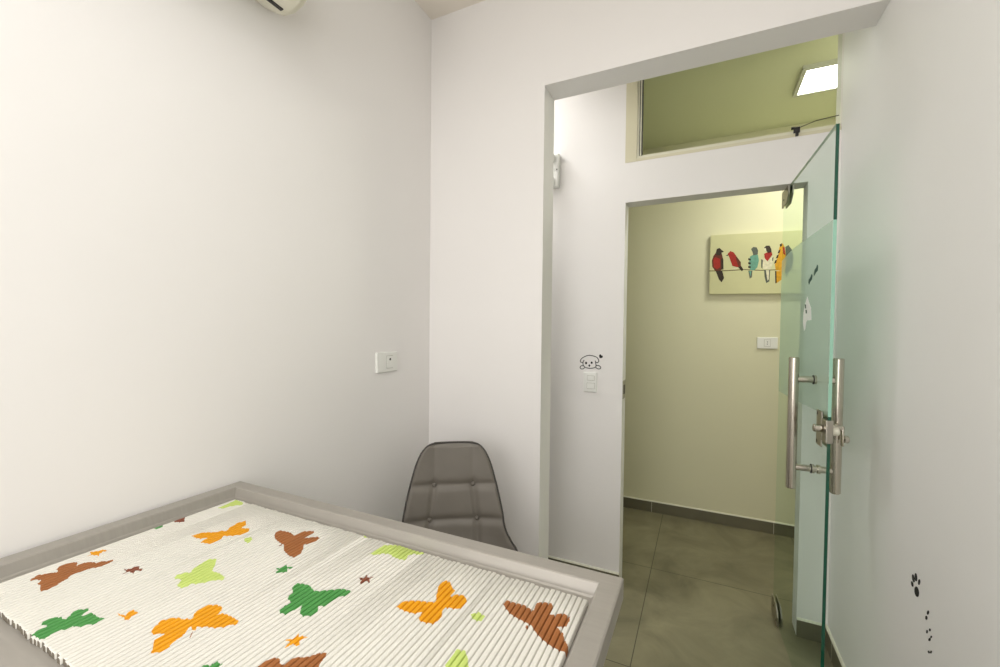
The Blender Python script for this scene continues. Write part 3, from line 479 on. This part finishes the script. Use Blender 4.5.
# ---------------------------------------------------------------- ribbed mat with butterflies
MX0, MX1, MY0, MY1 = -1.181, -.1755, .276, .7555
zb = .9145
pitch = .01028; nb = int(round((MX1-MX0)/pitch)); pitch = (MX1-MX0)/nb
polys = [(c, np.array(p_)) for c, ps in D['MAT'].items() for p_ in ps]
cols = ['brown', 'orange', 'green', 'lime', 'darkbrown']
def inside(x, y, P):
    r = False; n = len(P)
    for i in range(n):
        xa, ya = P[i]; xb, yb_ = P[i-1]
        if (ya > y) != (yb_ > y) and x < (xb-xa)*(y-ya)/(yb_-ya)+xa: r = not r
    return r
b = BM(); NS = 14
for i in range(nb):
    cx = MX0+pitch*(i+.5); hw = pitch*.493
    if i < 5: lim0 = MY0
    ya_ = MY0+random.uniform(-.002, .002); yb_ = MY1+random.uniform(-.0016, .0016)+(.0008*math.sin(i*.9))
    local = [(c, P) for c, P in polys if P[:, 0].min()-.006 < cx < P[:, 0].max()+.006]
    us = [math.copysign(abs(q)**.8, q) for q in [-1+2*k/NS for k in range(NS+1)]]; xs = [cx+hw*q for q in us]; hs = [.0093*max(0, 1-abs(q)**6)**.5 for q in us]
    rows = {ya_+.0035, yb_-.0035}
    for x in xs[1:-1]:
        for c, P in local:
            n = len(P)
            for k in range(n):
                x1_, y1_ = P[k]; x2_, y2_ = P[k-1]
                if (x1_ > x) != (x2_ > x):
                    y = y1_+(y2_-y1_)*(x-x1_)/(x2_-x1_)
                    if ya_+.004 < y < yb_-.004: rows.add(round(float(y), 4))
    rows = sorted(rows)
    R = [[b.verts.new((x, ya_, zb+h*.97)) for x, h in zip(xs, hs)]]
    ys = [ya_]
    for y in rows:
        if y-ys[-1] < .0002: continue
        ys.append(y); R.append([b.verts.new((x, y, zb+h)) for x, h in zip(xs, hs)])
    ys.append(yb_); R.append([b.verts.new((cx+(x-cx)*.72, yb_, zb+h*.62)) for x, h in zip(xs, hs)])
    for r in range(len(R)-1):
        for k in range(NS):
            f = b.faces.new((R[r][k], R[r][k+1], R[r+1][k+1], R[r+1][k]))
            x = (xs[k]+xs[k+1])/2; y = (ys[r]+ys[r+1])/2; mi = 0
            for c, P in local:
                if inside(x, y, P): mi = 1+cols.index(c); break
            f.material_index = mi; f.smooth = True
    b.faces.new(R[0]).material_index = 6; b.faces.new(R[-1][::-1]).material_index = 0  # near bar ends coloured dark as painted shadow along the mat's front edge
bmesh.ops.recalc_face_normals(b, faces=b.faces)
box(b, (MX0+.001, MY0+.003, zb-.0006), (MX1-.001, MY1-.003, zb+.0022), 6)
sm = [f.smooth for f in b.faces]
mt = obj('butterfly_mat', b, [M['bars']]+[M[c] for c in cols]+[M['gap_end_shade']], origin=((MX0+MX1)/2, (MY0+MY1)/2, zb))
tag(mt, 'ivory ribbed mat with coloured butterflies lying in the steel examination table', 'mat')

# ---------------------------------------------------------------- chair
ch = tag(empty('padded_chair', (-.792, 1.303, 0), math.radians(33)), 'grey button-tufted leatherette chair in the corner behind the examination table', 'chair')
ctrl = [(-.245,.440,.14),(-.240,.458,.195),(-.20,.468,.222),(-.10,.452,.235),(0,.442,.24),(.08,.448,.256),(.14,.470,.256),(.176,.510,.246),(.196,.560,.222),(.205,.610,.204),(.213,.655,.198),(.226,.725,.185),(.238,.785,.171),(.250,.845,.154),(.257,.885,.137),(.261,.908,.121),(.264,.925,.101),(.265,.934,.078)]
def cr(P, s):
    n = len(P)-1; i = min(int(s), n-1); t = s-i
    p0, p1, p2, p3 = [np.array(P[max(0, min(n, j))]) for j in (i-1, i, i+1, i+2)]
    return .5*((2*p1)+(p2-p0)*t+(2*p0-5*p1+4*p2-p3)*t*t+(3*p1-p0-3*p2+p3)*t**3)
NV, NU = 150, 72
S_ = [cr(ctrl, (len(ctrl)-1)*k/NV) for k in range(NV+1)]
arc = [0]
for k in range(NV): arc.append(arc[-1]+math.hypot(S_[k+1][0]-S_[k][0], S_[k+1][1]-S_[k][1]))
def arc_at(z):
    for k in range(NV, 0, -1):
        if S_[k-1][1] <= z <= S_[k][1]: return arc[k]
s1 = arc_at(.760); s2 = arc_at(.632); seams = [s1, s2, s2-.145, s2-.275, s2-.40]
def xseam(s): return .080+min(.017, max(0, (s1-s)/(s1-s2)*.017))
def front(k, u):
    y, z, hw = S_[k]; a = S_[min(k+1, NV)]; c = S_[max(k-1, 0)]
    ty, tz = a[0]-c[0], a[1]-c[1]; L = math.hypot(ty, tz); ty /= L; tz /= L
    ny, nz = -tz, ty                      # towards the sitter
    x = hw*u; s = arc[k]
    curl = (.055 if s < s2-.06 else .055*max(.25, 1-(s-(s2-.06))/.30))*abs(u)**2.6
    dh = min(abs(s-q) for q in seams); vs = xseam(s)
    dv_ = abs(abs(x)-vs)
    fade = 1 if s < s1 else max(.25, 1-(s-s1)/.05)
    puff = .011*(1-math.exp(-(dh/.014)**2))*(1-fade*.8*math.exp(-(dv_/.012)**2))
    puff += -.007*sum(math.exp(-((dh2/.016)**2)-(dv_/.016)**2) for dh2 in [dh])
    edge = 1-max(0, (abs(u)-.90)/.10)**2; te = min(1, (arc[-1]-s)/.02, s/.02)
    puff = puff*max(0, edge)*max(0, te)
    d = curl+puff
    return Vector((x, y+ny*d, z+nz*d)), Vector((0, ny, nz)), curl
b = BM(); F = []; K = []; bound = []
for k in range(NV+1):
    r1 = []; r2 = []
    for j in range(NU+1):
        u = -1+2*j/NU
        p_, n_, cu = front(k, u)
        r1.append(b.verts.new(p_))
        y, z, hw = S_[k]; bth = .022*(1-abs(u)**6*.6)
        r2.append(b.verts.new(Vector((hw*u, y, z))+n_*(cu-bth)))
    F.append(r1); K.append(r2)
for k in range(NV):
    for j in range(NU):
        b.faces.new((F[k][j], F[k][j+1], F[k+1][j+1], F[k+1][j])); b.faces.new((K[k][j], K[k+1][j], K[k+1][j+1], K[k][j+1]))
loopF = [F[0][j] for j in range(NU+1)]+[F[k][NU] for k in range(1, NV+1)]+[F[NV][j] for j in range(NU-1, -1, -1)]+[F[k][0] for k in range(NV-1, 0, -1)]
loopK = [K[0][j] for j in range(NU+1)]+[K[k][NU] for k in range(1, NV+1)]+[K[NV][j] for j in range(NU-1, -1, -1)]+[K[k][0] for k in range(NV-1, 0, -1)]
n = len(loopF)
for i in range(n): b.faces.new((loopF[i], loopK[i], loopK[(i+1) % n], loopF[(i+1) % n]))
bmesh.ops.recalc_face_normals(b, faces=b.faces)
pipe = [v.co.copy() for v in loopF]
obj('seat_shell', b, M['leather'], ch, smooth=True, local=True)
b = BM(); tube(b, pipe[::2], .0042, 8, True); obj('piping', b, M['piping'], ch, smooth=True, local=True)
for q in seams[:4]:
    k = min(range(NV+1), key=lambda i: abs(arc[i]-q))
    for sg in (-1, 1):
        u = sg*xseam(q)/S_[k][2]; p_, n_, cu = front(k, u)
        b = BM(); bmesh.ops.create_uvsphere(b, u_segments=16, v_segments=10, radius=.0095)
        for v in b.verts: v.co *= 1
        bmesh.ops.translate(b, verts=b.verts, vec=p_+n_*.002); obj('button', b, M['leather'], ch, smooth=True, local=True)
for sx in (-1, 1):
    for sy in (-1, 1):
        b = BM(); cyl(b, (sx*.13, sy*.12, .43), (sx*.215, sy*.215, 0), .017, 18, r2=.011); obj('leg', b, M['wood'], ch, smooth=False, autos=40, local=True)
b = BM()
tube(b, [(.135, .125, .415), (-.16, -.15, .30)], .005, 8); tube(b, [(-.135, .125, .415), (.16, -.15, .30)], .005, 8)
tube(b, [(.135, -.125, .415), (-.16, .15, .30)], .005, 8); tube(b, [(-.135, -.125, .415), (.16, .15, .30)], .005, 8)
tube(b, [(-.13, -.12, .425), (.13, -.12, .425), (.13, .12, .425), (-.13, .12, .425)], .008, 8, True)
obj('brace', b, M['dark'], ch, local=True)

# ---------------------------------------------------------------- lights
def area(name, loc, size, power, color, rot=(0, 0, 0), sy=None):
    l = bpy.data.lights.new(name, 'AREA'); l.energy = power; l.color = color; l.size = size
    if sy: l.shape = 'RECTANGLE'; l.size_y = sy
    o = bpy.data.objects.new(name, l); C.objects.link(o); o.location = loc; o.rotation_euler = rot; return o
rl = tag(empty('ceiling_light', (-.1, -.25, ZC)), 'square white ceiling panel of the room, hanging nearest the examination table', 'ceiling light')
b = BM(); box(b, (-.85, -1.0, ZC-.02), (.53, .5, ZC)); obj('light_frame', b, M['plastic'], rl)
area('room_light', (-.25, -.25, ZC-.03), 1.2, 15, (1, .99, .985))
area('passage_light', (-1.35, 2.16, ZC-.04), .34, 9, (.96, .98, 1))
area('far_light', (.62, 2.86, ZF-.03), .33, 9, (1, .995, .88))
area('rear_fill', (-.55, Y0+.03, 1.55), 1.3, 19, (1, .99, .985), (math.radians(90), 0, 0), 1.5)  # added soft fill at the wall behind the camera, no window modelled
w_ = bpy.data.worlds.new('world'); bpy.context.scene.world = w_; w_.use_nodes = True
w_.node_tree.nodes['Background'].inputs[0].default_value = (.9, .9, .85, 1); w_.node_tree.nodes['Background'].inputs[1].default_value = .3

# ---------------------------------------------------------------- camera
cam = bpy.data.cameras.new('camera'); co = bpy.data.objects.new('camera', cam); C.objects.link(co)
co.matrix_world = Matrix.Translation((0, 0, 1.4074)) @ Matrix.Rotation(math.radians(25.4275), 4, 'Z') @ Matrix.Rotation(math.radians(90-1.3306), 4, 'X') @ Matrix.Rotation(math.radians(0.6063), 4, 'Z')
cam.sensor_width = 36; cam.lens = 424.36*36/1000; cam.shift_y = 6.75/1000; cam.clip_start = .02
sc = bpy.context.scene; sc.camera = co
sc.view_settings.view_transform = 'Standard'; sc.view_settings.look = 'None'; sc.view_settings.exposure = 0.22; sc.view_settings.gamma = 1
